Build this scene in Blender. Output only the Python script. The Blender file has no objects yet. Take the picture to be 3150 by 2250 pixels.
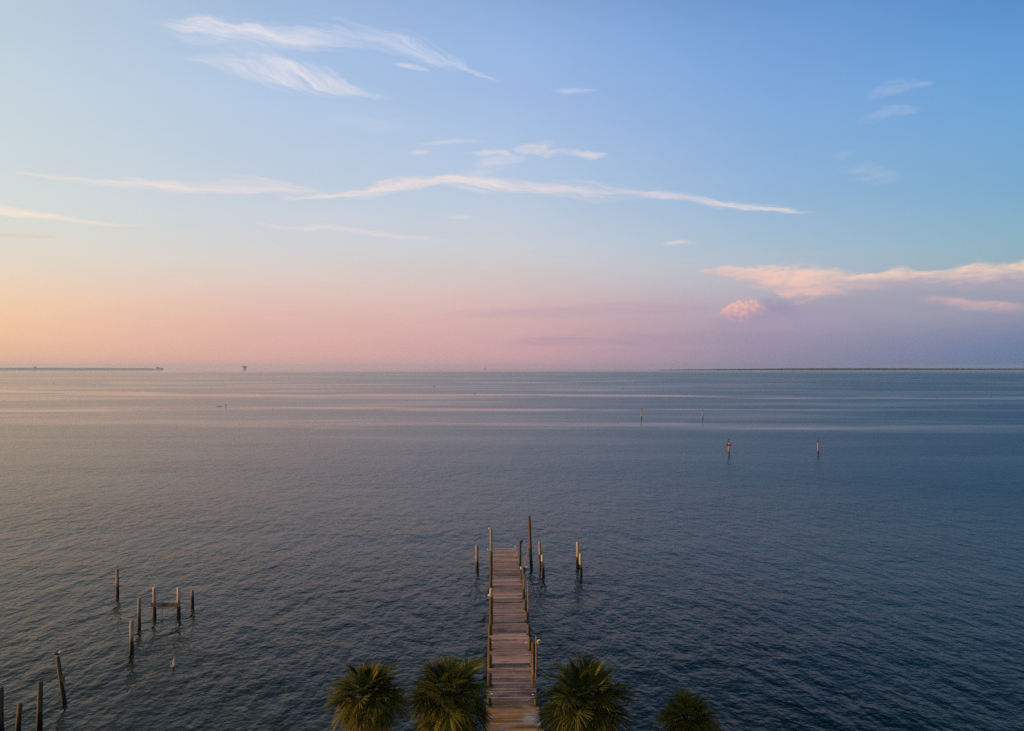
import bpy, bmesh, math, random
import numpy as np
from mathutils import Vector, Matrix

R = math.radians
SC = bpy.context.scene
COL = SC.collection
rng = random.Random(7)

# ------------------------------------------------------------------ camera
F = 2187.0            # focal length, in pixels of the 3150 px wide photograph
HY = 1134.0           # eye level row
H = 18.0              # drone height above the water
cam = bpy.data.cameras.new("camera")
cam.sensor_width = 36.0
cam.lens = 36.0 * F / 3150.0
cam.shift_y = (HY - 1125.0) / 3150.0
cam.clip_start = 0.5
cam.clip_end = 60000
camo = bpy.data.objects.new("camera", cam)
camo.location = (0, 0, H)
camo.rotation_euler = (R(90), 0, 0)
COL.objects.link(camo)
SC.camera = camo

# ------------------------------------------------------------------ view
SC.view_settings.view_transform = 'Standard'
SC.view_settings.look = 'None'
SC.view_settings.exposure = 0.0
SC.view_settings.gamma = 1.0
SC.cycles.use_denoising = False
SC.cycles.max_bounces = 6
SC.cycles.volume_bounces = 0
SC.cycles.sample_clamp_indirect = 4.0

SUN_AZ = R(-97)       # measured from +Y, negative = to the left
SUN_EL = R(5)

# ------------------------------------------------------------------ node helpers
def lin(c):
    return tuple(((v / 255.0) / 12.92 if v / 255.0 <= 0.04045 else ((v / 255.0 + 0.055) / 1.055) ** 2.4) for v in c)

class NT:
    def __init__(s, tree):
        s.t = tree
        s.n = tree.nodes
        s.l = tree.links
    def put(s, sock, v):
        if v is None:
            return
        if isinstance(v, bpy.types.NodeSocket):
            s.l.new(v, sock)
        else:
            if hasattr(sock.default_value, '__len__') and not isinstance(v, (int, float)):
                v = tuple(v)
                if len(v) == 3 and len(sock.default_value) == 4:
                    v = v + (1.0,)
            sock.default_value = v
    def m(s, op, a, b=None, c=None, clamp=False):
        n = s.n.new('ShaderNodeMath')
        n.operation = op
        n.use_clamp = clamp
        s.put(n.inputs[0], a)
        s.put(n.inputs[1], b)
        if c is not None:
            s.put(n.inputs[2], c)
        return n.outputs[0]
    def mr(s, v, a, b, c=0.0, d=1.0, smooth=False):
        n = s.n.new('ShaderNodeMapRange')
        n.interpolation_type = 'SMOOTHSTEP' if smooth else 'LINEAR'
        n.clamp = True
        s.put(n.inputs[0], v)
        for i, x in enumerate((a, b, c, d)):
            s.put(n.inputs[i + 1], x)
        return n.outputs[0]
    def mix(s, f, a, b, mode='MIX'):
        n = s.n.new('ShaderNodeMix')
        n.data_type = 'RGBA'
        n.blend_type = mode
        s.put(n.inputs[0], f)
        s.put(n.inputs[6], a)
        s.put(n.inputs[7], b)
        return n.outputs[2]
    def xyz(s, x, y, z=0.0):
        n = s.n.new('ShaderNodeCombineXYZ')
        s.put(n.inputs[0], x); s.put(n.inputs[1], y); s.put(n.inputs[2], z)
        return n.outputs[0]
    def sep(s, v):
        n = s.n.new('ShaderNodeSeparateXYZ')
        s.put(n.inputs[0], v)
        return n.outputs
    def noise(s, v, scale, detail=2.0, rough=0.5, dist=0.0, dims='3D'):
        n = s.n.new('ShaderNodeTexNoise')
        n.noise_dimensions = dims
        s.put(n.inputs['Vector'], v)
        n.inputs['Scale'].default_value = scale
        n.inputs['Detail'].default_value = detail
        n.inputs['Roughness'].default_value = rough
        n.inputs['Distortion'].default_value = dist
        return n.outputs[0]
    def ramp(s, f, stops, interp='LINEAR'):
        n = s.n.new('ShaderNodeValToRGB')
        cr = n.color_ramp
        cr.interpolation = interp
        while len(cr.elements) > 1:
            cr.elements.remove(cr.elements[-1])
        for i, (p, c) in enumerate(stops):
            e = cr.elements[0] if i == 0 else cr.elements.new(p)
            e.position = p
            e.color = tuple(c) + (1.0,)
        s.put(n.inputs[0], f)
        return n.outputs[0]
    def curve(s, v, pts):
        n = s.n.new('ShaderNodeFloatCurve')
        c = n.mapping.curves[0]
        pts = sorted(pts)
        c.points[0].location = pts[0]
        c.points[1].location = pts[-1]
        for p in pts[1:-1]:
            c.points.new(*p)
        for p in c.points:
            p.handle_type = 'AUTO_CLAMPED'
        n.mapping.update()
        s.put(n.inputs['Value'], v)
        return n.outputs[0]

# ------------------------------------------------------------------ sky
world = bpy.data.worlds.new("World")
SC.world = world
world.use_nodes = True
W = NT(world.node_tree)
W.n.clear()
wout = W.n.new('ShaderNodeOutputWorld')
wbg = W.n.new('ShaderNodeBackground')
wbg.inputs[1].default_value = 0.1
W.l.new(wbg.outputs[0], wout.inputs[0])
gen = W.n.new('ShaderNodeTexCoord').outputs['Generated']
dx, dy_, dz = W.sep(gen)
az = W.m('MULTIPLY', W.m('ARCTAN2', dx, dy_), 180 / math.pi)          # degrees, 0 = out to sea
el = W.m('MULTIPLY', W.m('ARCSINE', dz), 180 / math.pi)

def azel(px, py):
    u = (px - 1575) / F
    v = (HY - py) / F
    a = math.atan(u)
    return math.degrees(a), math.degrees(math.atan(v * math.cos(a)))

ROWS = [1130, 1050, 950, 850, 750, 600, 300, 0]
SKYCOLS = [
    (-35.76, 0,    [(228,180,151),(243,195,161),(247,206,169),(238,214,194),(226,223,208),(214,221,220),(200,215,224),(190,208,224)]),
    (-19.5, 800,   [(221,172,160),(227,178,168),(230,190,179),(226,208,200),(213,214,216),(199,211,223),(181,203,229),(163,191,229)]),
    (0.0, 1575,    [(206,162,168),(212,168,172),(217,181,180),(214,201,200),(204,209,216),(189,205,226),(160,190,231),(146,179,228)]),
    (19.5, 2350,   [(148,138,164),(157,147,171),(178,165,181),(186,190,201),(168,193,212),(150,185,219),(130,171,222),(113,159,220)]),
    (35.76, 3150,  [(88,118,160),(112,130,166),(148,149,172),(156,172,186),(142,181,196),(128,175,208),(108,164,216),(92,152,216)]),
]
cols = []
for a, px, cs in SKYCOLS:
    cols.append((a, [(max(0.0, azel(px, y)[1]) / 90.0, lin(c)) for y, c in zip(ROWS, cs)]))
def zen(a):
    k = max(0.0, min(1.0, (20 - a) / 60.0)) if a > -120 else 0.4     # paler towards the sun
    m3 = lambda p, q: tuple(u + (v - u) * k for u, v in zip(p, q))
    return [(0.40, lin(m3((28, 80, 128), (184, 196, 204)))), (1.0, lin((62, 84, 108)))]
cols = [(a, st + zen(a)) for a, st in cols]
def simple(a, c0, c10, c27):
    return (a, [(0.0, lin(c0)), (10 / 90, lin(c10)), (27 / 90, lin(c27))] + zen(a))
back = simple(180, (240, 206, 188), (230, 208, 200), (200, 200, 206))
backm = (-180, back[1])
allc = [backm, simple(-130, (235, 190, 140), (225, 205, 180), (170, 190, 215)),
        (-84, [(0.0, tuple(3.2 * q for q in lin((255, 190, 100)))), (8 / 90, tuple(2.4 * q for q in lin((255, 208, 140)))), (20 / 90, tuple(1.2 * q for q in lin((245, 222, 190)))), (34 / 90, lin((205, 212, 218)))] + zen(-84)),
        (-58, [(0.0, tuple(1.7 * q for q in lin((250, 200, 150)))), (10 / 90, tuple(1.6 * q for q in lin((246, 222, 186)))), (27 / 90, tuple(1.15 * q for q in lin((214, 216, 218))))] + zen(-58))] + cols + \
       [simple(80, (58, 92, 138), (82, 128, 172), (66, 122, 186)), back]
skyin = W.m('DIVIDE', el, 90.0, clamp=True)
sky = None
for i, (a, st) in enumerate(allc):
    c = W.ramp(skyin, st, 'B_SPLINE')
    if sky is None:
        sky = c
    else:
        sky = W.mix(W.mr(az, allc[i - 1][0], a), sky, c)

# --- clouds, each a soft band: centre line, half width and density along the azimuth
nA = lambda fx, fy, sc, det, ro=0.55, off=0.0, dist=0.0: W.noise(W.xyz(W.m('MULTIPLY', az, fx), W.m('MULTIPLY', el, fy), off), sc, det, ro, dist)
w1 = W.m('SUBTRACT', nA(0.35, 1.0, 0.6, 3.0, 0.55, 3.1), 0.5)
w2 = W.m('SUBTRACT', nA(0.35, 1.0, 0.6, 3.0, 0.6, 9.7), 0.5)
wisp = nA(0.22, 1.5, 1.1, 6.0, 0.62, 5.0, 0.6)
fleck = nA(0.7, 2.2, 1.0, 5.0, 0.6, 17.0, 0.3)
AZ0, AZ1, EL1 = -42.0, 42.0, 30.0

def band(sky, pts, color, wa=2.0, we=0.8, lo=0.2, hi=1.35, tex=None, amp=2.1, strength=1.0, ws=1.75, under=None, belly=1.0, fib=(0.20, 2.6, 0.14)):
    """pts: (px, py, half width in px, opacity); under = colour of the lower side, belly < 1 = softer lower side"""
    P = []
    for px, py, hw, op in pts:
        a, e = azel(px, py)
        _, e2 = azel(px, py - hw)
        P.append(((a - AZ0) / (AZ1 - AZ0), e / EL1, abs(e2 - e) / 5.0, op))
    azw = W.m('ADD', az, W.m('MULTIPLY', w1, wa))
    elw = W.m('ADD', el, W.m('MULTIPLY', w2, we))
    t = W.mr(azw, AZ0, AZ1)
    c = W.m('MULTIPLY', W.curve(t, [(p[0], p[1]) for p in P]), EL1)
    hw = W.m('MULTIPLY', W.curve(t, [(p[0], p[2]) for p in P]), 5.0)
    op = W.curve(t, [(P[0][0] - 0.006, 0.0)] + [(p[0], p[3]) for p in P] + [(P[-1][0] + 0.006, 0.0)])
    d = W.m('DIVIDE', W.m('SUBTRACT', elw, c), W.m('MAXIMUM', W.m('MULTIPLY', hw, ws), 0.02))
    da = W.m('MAXIMUM', d, W.m('MULTIPLY', d, -belly))
    body = W.mr(da, 1.0, 0.0, 0.0, 1.0, smooth=True)
    if tex is None:
        band.k += 1.7
        tex = W.noise(W.xyz(W.m('MULTIPLY', az, fib[0]), W.m('ADD', W.m('MULTIPLY', d, fib[1]), W.m('MULTIPLY', az, fib[2])), band.k), 1.0, 7.0, 0.7, 0.45)
    dens = W.m('ADD', body, W.m('MULTIPLY', W.m('SUBTRACT', tex, 0.5), amp))
    mask = W.m('MULTIPLY', W.mr(dens, lo, hi, smooth=True), op)
    mask = W.m('MULTIPLY', mask, W.mr(body, 0.0, 0.3))
    mask = W.m('MULTIPLY', mask, W.m('GREATER_THAN', dy_, 0.0))
    mask = W.m('MULTIPLY', mask, strength, clamp=True)
    col = lin(color)
    if under is not None:
        col = W.mix(W.mr(W.m('ADD', d, W.m('MULTIPLY', W.m('SUBTRACT', tex, 0.5), 1.6)), -0.9, 0.4), lin(under), lin(color))
    return W.mix(mask, sky, col)

WHITE = (240, 232, 236)
PINKW = (244, 226, 222)
band.k = 0.0
# broad mauve shade bank over the right hand horizon, then what is lit above it
MAUVE = (160, 158, 177)
sky = band(sky, [(2100, 985, 30, 0.0), (2300, 965, 50, 0.35), (2450, 955, 75, 0.7), (2750, 930, 90, 0.7), (3000, 925, 95, 0.7), (3190, 910, 100, 0.7)], MAUVE, 1.0, 0.6, tex=fleck, amp=0.8)
sky = band(sky, [(1400, 1055, 10, 0.0), (1700, 1052, 16, 0.35), (2050, 1045, 20, 0.4), (2400, 1040, 24, 0.3), (2700, 1040, 30, 0.0)], (156, 142, 172), 1.5, 0.5, ws=2.2)
sky = band(sky, [(1250, 972, 8, 0.0), (1500, 965, 14, 0.3), (1900, 955, 18, 0.45), (2150, 950, 18, 0.4), (2250, 950, 12, 0.0)], (180, 160, 182), 1.5, 0.5, ws=2.2)
sky = band(sky, [(2170, 834, 4, 0.4), (2260, 838, 12, 0.7), (2360, 843, 26, 0.85), (2430, 850, 36, 0.9), (2490, 854, 40, 0.85), (2540, 852, 34, 0.7), (2600, 856, 26, 0.5), (2680, 864, 20, 0.35), (2780, 870, 16, 0.0)], (247, 208, 190), 1.8, 1.2, hi=1.05, amp=1.6, tex=fleck, under=(228, 188, 184), belly=0.5)
sky = band(sky, [(2560, 862, 6, 0.3), (2660, 855, 10, 0.6), (2730, 846, 15, 0.8), (2780, 842, 18, 0.85), (2850, 850, 13, 0.7), (2920, 846, 14, 0.7), (2970, 834, 22, 0.9), (3010, 830, 22, 0.9), (3080, 834, 20, 0.75), (3200, 816, 30, 0.85)], (250, 216, 192), 1.6, 1.1, hi=1.1, amp=1.3, tex=fleck, under=(188, 168, 184), belly=0.38)
sky = band(sky, [(2760, 905, 6, 0.0), (2880, 920, 13, 0.5), (2960, 930, 16, 0.6), (3040, 938, 16, 0.6), (3150, 942, 10, 0.1)], (236, 190, 178), 1.8, 0.9, tex=fleck, amp=1.4, under=(196, 168, 182), belly=0.6)
sky = band(sky, [(2290, 1000, 10, 0.0), (2340, 962, 34, 0.7), (2390, 948, 30, 0.75), (2450, 962, 32, 0.5), (2540, 990, 20, 0.0)], (154, 143, 179), 0.9, 0.7, tex=nA(2.0, 2.0, 1.0, 5.0, 0.6, 12.0), amp=0.9)
sky = band(sky, [(2160, 968, 5, 0.0), (2240, 968, 8, 0.5), (2340, 966, 8, 0.3), (2400, 962, 6, 0.0)], (214, 172, 182), 1.0, 0.4, tex=fleck)
sky = band(sky, [(2120, 1000, 14, 0.0), (2240, 992, 34, 0.45), (2360, 985, 46, 0.6), (2500, 985, 46, 0.5), (2700, 990, 40, 0.0)], (170, 154, 182), 1.4, 1.0, tex=fleck, amp=1.2, ws=1.9)
sky = band(sky, [(2370, 884, 8, 0.0), (2440, 896, 26, 0.55), (2500, 894, 28, 0.5), (2580, 886, 16, 0.0)], (226, 190, 186), 1.6, 1.2, tex=fleck, amp=1.5, ws=1.9)
lump = nA(3.0, 3.2, 1.0, 3.0, 0.5, 2.0)
sky = band(sky, [(2222, 962, 6, 0.6), (2244, 950, 20, 0.9), (2268, 944, 26, 0.95), (2295, 945, 24, 0.85), (2320, 936, 18, 0.8), (2342, 944, 14, 0.4)], (246, 190, 176), 1.2, 1.1, hi=1.15, amp=1.7, tex=lump, under=(200, 156, 176), belly=0.55, ws=1.75, strength=0.9)
# upper left cirrus: a bright fibrous head and a thinner veil trailing right, and a second sheet below it
sky = band(sky, [(440, 74, 10, 0.1), (540, 80, 24, 0.55), (640, 76, 34, 0.9), (740, 94, 34, 0.85), (860, 116, 32, 0.8), (980, 124, 26, 0.4), (1060, 130, 14, 0.0)], WHITE, 2.4, 1.3, hi=1.7, amp=2.6, ws=1.9)
sky = band(sky, [(420, 96, 16, 0.0), (560, 104, 36, 0.4), (760, 120, 44, 0.45), (960, 110, 54, 0.55), (1080, 110, 50, 0.6), (1200, 128, 40, 0.65), (1300, 160, 36, 0.7), (1390, 194, 24, 0.7), (1450, 216, 12, 0.6), (1515, 238, 4, 0.3)], (226, 226, 238), 2.6, 1.5, hi=1.75, amp=2.6, ws=1.7, fib=(0.16, 3.4, 0.2))
sky = band(sky, [(480, 180, 16, 0.0), (600, 184, 26, 0.4), (720, 196, 44, 0.7), (840, 214, 54, 0.85), (940, 238, 52, 0.95), (1030, 264, 36, 0.85), (1110, 284, 20, 0.5), (1190, 298, 8, 0.1)], WHITE, 2.6, 1.7, hi=1.7, amp=2.6, ws=1.8, fib=(0.16, 3.6, 0.55))
sky = band(sky, [(1190, 192, 6, 0.2), (1250, 204, 12, 0.55), (1310, 214, 6, 0.1)], WHITE, 1.8, 0.9, tex=wisp, amp=2.4)
# the long streak across the middle, in overlapping torn lengths
sky = band(sky, [(50, 534, 5, 0.2), (180, 550, 9, 0.7), (400, 568, 13, 0.8), (560, 580, 16, 0.8), (720, 584, 14, 0.7), (860, 582, 9, 0.5), (1000, 588, 5, 0.1)], PINKW, 2.4, 0.9, ws=2.0, hi=1.5, amp=2.4)
sky = band(sky, [(520, 560, 14, 0.0), (680, 562, 26, 0.35), (840, 570, 22, 0.45), (980, 584, 14, 0.2), (1040, 590, 8, 0.0)], PINKW, 2.4, 1.2, ws=1.8, hi=1.5, amp=2.4)
sky = band(sky, [(860, 602, 5, 0.1), (980, 604, 9, 0.7), (1080, 598, 14, 0.75), (1160, 580, 20, 0.9), (1240, 566, 20, 0.75), (1340, 564, 14, 0.65), (1400, 552, 14, 0.2)], PINKW, 2.6, 1.5, ws=2.0, hi=1.5, amp=2.4)
sky = band(sky, [(1330, 562, 8, 0.2), (1390, 548, 16, 0.9), (1460, 552, 24, 0.95), (1540, 564, 20, 0.8), (1640, 578, 14, 0.6), (1780, 590, 10, 0.4), (1900, 598, 7, 0.1)], PINKW, 2.4, 1.4, ws=2.0, hi=1.5, amp=2.4)
sky = band(sky, [(1540, 560, 10, 0.0), (1680, 580, 24, 0.45), (1840, 590, 26, 0.5), (2000, 598, 20, 0.55), (2140, 614, 14, 0.65), (2250, 630, 12, 0.8), (2360, 640, 10, 0.75), (2440, 645, 7, 0.6), (2500, 648, 4, 0.2)], PINKW, 2.4, 1.2, ws=2.0, hi=1.5, amp=2.4)
sky = band(sky, [(1390, 540, 14, 0.0), (1470, 518, 28, 0.4), (1540, 500, 30, 0.5), (1610, 490, 18, 0.3), (1670, 478, 10, 0.0)], (226, 220, 230), 2.4, 1.6, tex=wisp, amp=2.4)
sky = band(sky, [(1450, 476, 4, 0.3), (1530, 470, 10, 0.8), (1580, 476, 4, 0.1)], PINKW, 1.6, 0.9, tex=fleck, amp=2.2, strength=0.72, ws=2.1)
sky = band(sky, [(1570, 455, 8, 0.1), (1680, 458, 20, 0.8), (1740, 466, 12, 0.35), (1790, 474, 15, 0.75), (1870, 484, 6, 0.1)], PINKW, 2.0, 1.2, tex=fleck, amp=2.4, strength=0.72, ws=2.1)
sky = band(sky, [(1265, 472, 5, 0.2), (1295, 470, 9, 0.6), (1325, 468, 4, 0.1)], PINKW, 1.4, 0.7, tex=fleck, strength=0.72, ws=2.1)
sky = band(sky, [(1280, 442, 6, 0.1), (1400, 437, 9, 0.45), (1500, 434, 4, 0.1)], (222, 222, 234), 1.4, 0.7, tex=wisp)
sky = band(sky, [(-60, 636, 18, 0.9), (50, 652, 18, 0.95), (150, 668, 14, 0.8), (280, 684, 9, 0.5), (440, 696, 5, 0.1)], (252, 232, 214), 1.8, 0.9, ws=1.6)
sky = band(sky, [(-60, 722, 6, 0.7), (80, 726, 6, 0.7), (160, 728, 4, 0.2)], (232, 196, 182), 1.4, 0.4, tex=wisp, ws=2.2)
sky = band(sky, [(800, 688, 5, 0.1), (900, 698, 8, 0.5), (1010, 700, 9, 0.5), (1150, 718, 8, 0.5), (1300, 735, 6, 0.3), (1420, 745, 4, 0.0)], PINKW, 2.0, 0.9, ws=2.0, hi=1.5, amp=2.4)
sky = band(sky, [(1380, 671, 4, 0.1), (1420, 670, 6, 0.45), (1460, 669, 3, 0.1)], PINKW, 1.0, 0.5, tex=fleck, strength=0.72, ws=2.1)
sky = band(sky, [(2040, 752, 4, 0.2), (2095, 748, 7, 0.75), (2140, 747, 4, 0.1)], PINKW, 1.2, 0.5, tex=fleck, strength=0.72, ws=2.1)
sky = band(sky, [(1710, 284, 8, 0.1), (1775, 286, 13, 0.35), (1830, 287, 6, 0.1)], WHITE, 1.6, 0.9, tex=wisp)
sky = band(sky, [(2660, 302, 14, 0.05), (2720, 284, 20, 0.3), (2790, 260, 12, 0.3), (2850, 246, 7, 0.32), (2880, 240, 4, 0.0)], (206, 210, 224), 2.2, 1.3, tex=fleck, amp=2.4, strength=0.75, ws=2.1)
sky = band(sky, [(2630, 382, 10, 0.1), (2700, 364, 14, 0.3), (2780, 338, 13, 0.34), (2830, 330, 5, 0.0)], (206, 210, 224), 2.2, 1.3, tex=fleck, amp=2.4, strength=0.75, ws=2.1)
sky = band(sky, [(2540, 460, 14, 0.0), (2600, 472, 18, 0.22), (2650, 480, 10, 0.0)], (196, 204, 220), 2.0, 1.0, tex=fleck, amp=2.4, strength=0.75, ws=2.1)
sky = band(sky, [(2480, 528, 10, 0.0), (2600, 530, 14, 0.14), (2690, 528, 26, 0.36), (2760, 540, 14, 0.2), (2840, 545, 8, 0.0)], (200, 206, 218), 2.0, 1.2, tex=fleck, amp=2.4, strength=0.75, ws=2.1)
sky = band(sky, [(960, 366, 12, 0.0), (1120, 376, 22, 0.25), (1320, 388, 12, 0.0)], (214, 222, 236), 2.4, 1.2, tex=wisp, ws=2.2)
# very low contrast mottling of the whole sky
mott = W.mr(nA(0.05, 0.22, 1.0, 4.0, 0.6, 31.0), 0.3, 0.7, 0.985, 1.02)
sky = W.mix(1.0, sky, W.xyz(mott, mott, mott), 'MULTIPLY')

nish = W.n.new('ShaderNodeTexSky')
nish.sky_type = 'NISHITA'
nish.sun_disc = False
nish.sun_elevation = SUN_EL
nish.sun_rotation = SUN_AZ
nish.air_density = 1.2
nish.dust_density = 1.5
sky10 = W.mix(1.0, sky, (10, 10, 10), 'MULTIPLY')
W.l.new(W.mix(0.03, sky10, nish.outputs[0]), wbg.inputs[0])

# ------------------------------------------------------------------ sun
sl = bpy.data.lights.new("sun", 'SUN')
sl.energy = 5.0
sl.angle = R(0.6)
sl.color = (1.0, 0.60, 0.27)
so = bpy.data.objects.new("sun", sl)
sd = Vector((math.sin(SUN_AZ) * math.cos(SUN_EL), math.cos(SUN_AZ) * math.cos(SUN_EL), math.sin(SUN_EL)))
so.rotation_euler = sd.to_track_quat('Z', 'Y').to_euler()
so.location = (-60, 20, 40)
COL.objects.link(so)

# ------------------------------------------------------------------ materials
def mat(name):
    m = bpy.data.materials.new(name)
    m.use_nodes = True
    t = NT(m.node_tree)
    b = t.n['Principled BSDF']
    return m, t, b

def plain(name, c, rough=0.7, metal=0.0, var=0.25, scale=6.0):
    m, t, b = mat(name)
    co = t.n.new('ShaderNodeTexCoord').outputs['Object']
    nz = t.mr(t.noise(co, scale, 4, 0.6), 0.3, 0.7, 1 - var, 1 + var)
    t.l.new(t.mix(1.0, c, t.xyz(nz, nz, nz), 'MULTIPLY'), b.inputs['Base Color'])
    b.inputs['Roughness'].default_value = rough
    b.inputs['Metallic'].default_value = metal
    return m

def water_mat():
    m, t, b = mat("sea_water")
    pos = t.n.new('ShaderNodeNewGeometry').outputs['Position']
    x, y, z = t.sep(pos)
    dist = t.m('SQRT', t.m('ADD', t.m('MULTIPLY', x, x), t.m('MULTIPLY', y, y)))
    lny = t.m('LOGARITHM', t.m('MAXIMUM', y, 5.0), math.e)
    # calm slicks: long streaks lying across the bay, three traced ones and a finer scatter
    s1 = t.noise(t.xyz(t.m('MULTIPLY', x, 0.0009), t.m('MULTIPLY', lny, 6.5), 0.0), 1.0, 5.0, 0.62, 0.15)
    slick = t.m('MULTIPLY', t.mr(s1, 0.53, 0.72, smooth=True), t.mr(dist, 260.0, 600.0, 0.0, 0.4))
    s2 = t.noise(t.xyz(t.m('MULTIPLY', x, 0.0045), t.m('MULTIPLY', lny, 5.5), 11.0), 1.0, 4.0, 0.6, 0.3)
    s2 = t.m('MULTIPLY', t.mr(s2, 0.47, 0.66, smooth=True), t.mr(dist, 110.0, 260.0, 0.0, 0.35))
    slick = t.m('MAXIMUM', slick, t.m('MULTIPLY', s2, t.mr(dist, 900.0, 1800.0, 1.0, 0.3)))
    wob = t.m('MULTIPLY', t.m('SUBTRACT', t.noise(t.xyz(t.m('MULTIPLY', x, 0.012), t.m('MULTIPLY', y, 0.012), 7.0), 1.0, 3.0, 0.6), 0.5), 0.14)
    torn = t.m('SUBTRACT', t.noise(t.xyz(t.m('MULTIPLY', x, 0.008), t.m('MULTIPLY', lny, 16.0), 3.0), 1.0, 4.0, 0.6), 0.46)
    xn = t.mr(x, -600.0, 600.0)
    for pts, hwid, ops in (
        ([(-600, 590), (-410, 570), (-168, 474), (-17, 492), (148, 447), (311, 432), (600, 420)], 0.075, [(-600, 1), (-60, 0.95), (200, 0.8), (600, 0.6)]),
        ([(-600, 310), (-221, 307), (-156, 303), (-116, 328), (-40, 317), (61, 315), (140, 308), (600, 330)], 0.05, [(-600, 0.8), (-190, 0.8), (-150, 0.2), (-105, 0.8), (100, 0.75), (160, 0.3), (600, 0.1)]),
        ([(-600, 250), (-200, 240), (35, 224), (97, 214), (156, 217), (600, 230)], 0.10, [(-600, 0.1), (-200, 0.25), (0, 0.5), (60, 0.7), (150, 0.45), (600, 0.2)])):
        c = t.m('MULTIPLY', t.curve(xn, [((a + 600) / 1200, (math.log(b) - 4) / 4) for a, b in pts]), 4.0)
        d = t.m('ABSOLUTE', t.m('DIVIDE', t.m('SUBTRACT', t.m('ADD', t.m('SUBTRACT', lny, 4.0), wob), c), hwid))
        q = t.m('MULTIPLY', t.mr(t.m('ADD', d, t.m('MULTIPLY', torn, 3.6)), 1.05, 0.0, smooth=True), t.curve(xn, [((a + 600) / 1200, b) for a, b in ops]))
        slick = t.m('MAXIMUM', slick, q)
    slick = t.m('MAXIMUM', slick, t.mr(dist, 2600.0, 6500.0, 0.0, 0.85))
    gust = t.mr(t.noise(t.xyz(t.m('MULTIPLY', x, 0.012), t.m('MULTIPLY', y, 0.03), 0.0), 1.0, 3.0, 0.6), 0.3, 0.7, 0.6, 1.35)
    p2 = t.xyz(x, y, 0.0)
    p1 = t.xyz(t.m('ADD', x, t.m('MULTIPLY', y, 0.08)), t.m('MULTIPLY', y, 0.58), 0.0)
    n0 = t.noise(p1, 0.30, 2.0, 0.5, 0.2)
    n1 = t.noise(p1, 0.95, 2.0, 0.5, 0.3)
    n2 = t.noise(p2, 2.4, 2.0, 0.5, 0.3)
    n3 = t.noise(p2, 5.0, 2.0, 0.5, 0.3)
    h = t.m('ADD', t.m('MULTIPLY', n0, 0.26), t.m('ADD', t.m('MULTIPLY', n1, 0.20), t.m('ADD', t.m('MULTIPLY', n2, 0.064), t.m('MULTIPLY', n3, 0.020))))
    far = t.mr(dist, 45.0, 170.0, 1.15, 0.82)
    amp = t.m('MULTIPLY', t.m('MULTIPLY', gust, far), t.m('SUBTRACT', 1.0, t.m('MULTIPLY', slick, 0.75)))
    wind0 = t.mr(t.m('DIVIDE', x, t.m('ADD', t.m('MULTIPLY', t.m('ABSOLUTE', y), 0.72), 8.0)), -1.0, 1.0, 1.0, 0.84)
    amp = t.m('MULTIPLY', amp, wind0)
    bp = t.n.new('ShaderNodeBump')
    bp.inputs['Strength'].default_value = 1.0
    bp.inputs['Distance'].default_value = 1.0
    t.l.new(t.m('MULTIPLY', h, amp), bp.inputs['Height'])
    t.l.new(bp.outputs[0], b.inputs['Normal'])
    # the breeze: sheltered and smooth to the left, ruffled to the right
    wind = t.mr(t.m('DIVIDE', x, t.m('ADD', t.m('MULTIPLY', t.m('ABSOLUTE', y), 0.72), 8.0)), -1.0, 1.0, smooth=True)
    rough = t.mr(dist, 38.0, 125.0, 0.10, t.m('ADD', 0.17, t.m('MULTIPLY', wind, 0.20)))
    rough = t.m('SUBTRACT', rough, t.m('MULTIPLY', slick, 0.26))
    t.l.new(rough, b.inputs['Roughness'])
    # reflected sky put into the body colour: warm left, dark near, blue right
    far_refl = t.ramp(wind, [(0.0, (0.125, 0.086, 0.034)), (0.5, (0.034, 0.100, 0.160)), (1.0, (0.0, 0.082, 0.165))])
    t.l.new(t.mix(t.mr(dist, 38.0, 130.0), t.ramp(wind, [(0.0, (0.016, 0.018, 0.008)), (0.5, (0.003, 0.014, 0.018)), (1.0, (0.0, 0.008, 0.010))]), far_refl), b.inputs['Base Color'])
    b.inputs['Specular Tint'].default_value = (0.8, 0.72, 0.5, 1)
    b.inputs['IOR'].default_value = 1.17
    return m

def pile_mat(name, upper, mid, tide=0.9):
    """weathered post: dark wet growth near the water, stained band, dry wood above"""
    m, t, b = mat(name)
    pos = t.n.new('ShaderNodeNewGeometry').outputs['Position']
    x, y, z = t.sep(pos)
    streak = t.noise(t.xyz(t.m('MULTIPLY', x, 14.0), t.m('MULTIPLY', y, 14.0), t.m('MULTIPLY', z, 0.9)), 1.0, 5.0, 0.65)
    blot = t.noise(pos, 2.2, 3.0, 0.6)
    zz = t.m('ADD', z, t.m('MULTIPLY', t.m('SUBTRACT', streak, 0.5), 0.35))
    zz = t.m('ADD', zz, t.m('MULTIPLY', t.m('SUBTRACT', blot, 0.5), 0.35))
    c = t.ramp(t.m('DIVIDE', zz, 5.0, clamp=True), [
        (0.0, (0.006, 0.006, 0.005)), ((tide - 0.06) / 5, (0.010, 0.008, 0.006)),
        ((tide + 0.05) / 5, mid), ((tide + 0.22) / 5, tuple(0.5 * (a + q) for a, q in zip(mid, upper))), ((tide + 0.45) / 5, upper), (1.0, upper)])
    k = t.mr(streak, 0.34, 0.66, 0.30, 1.35)
    t.l.new(t.mix(1.0, c, t.xyz(k, k, k), 'MULTIPLY'), b.inputs['Base Color'])
    t.l.new(t.mr(z, 0.0, tide + 0.2, 0.35, 0.8), b.inputs['Roughness'])
    bp = t.n.new('ShaderNodeBump')
    bp.inputs['Distance'].default_value = 0.03
    bp.inputs['Strength'].default_value = 0.8
    t.l.new(streak, bp.inputs['Height'])
    t.l.new(bp.outputs[0], b.inputs['Normal'])
    return m

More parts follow.
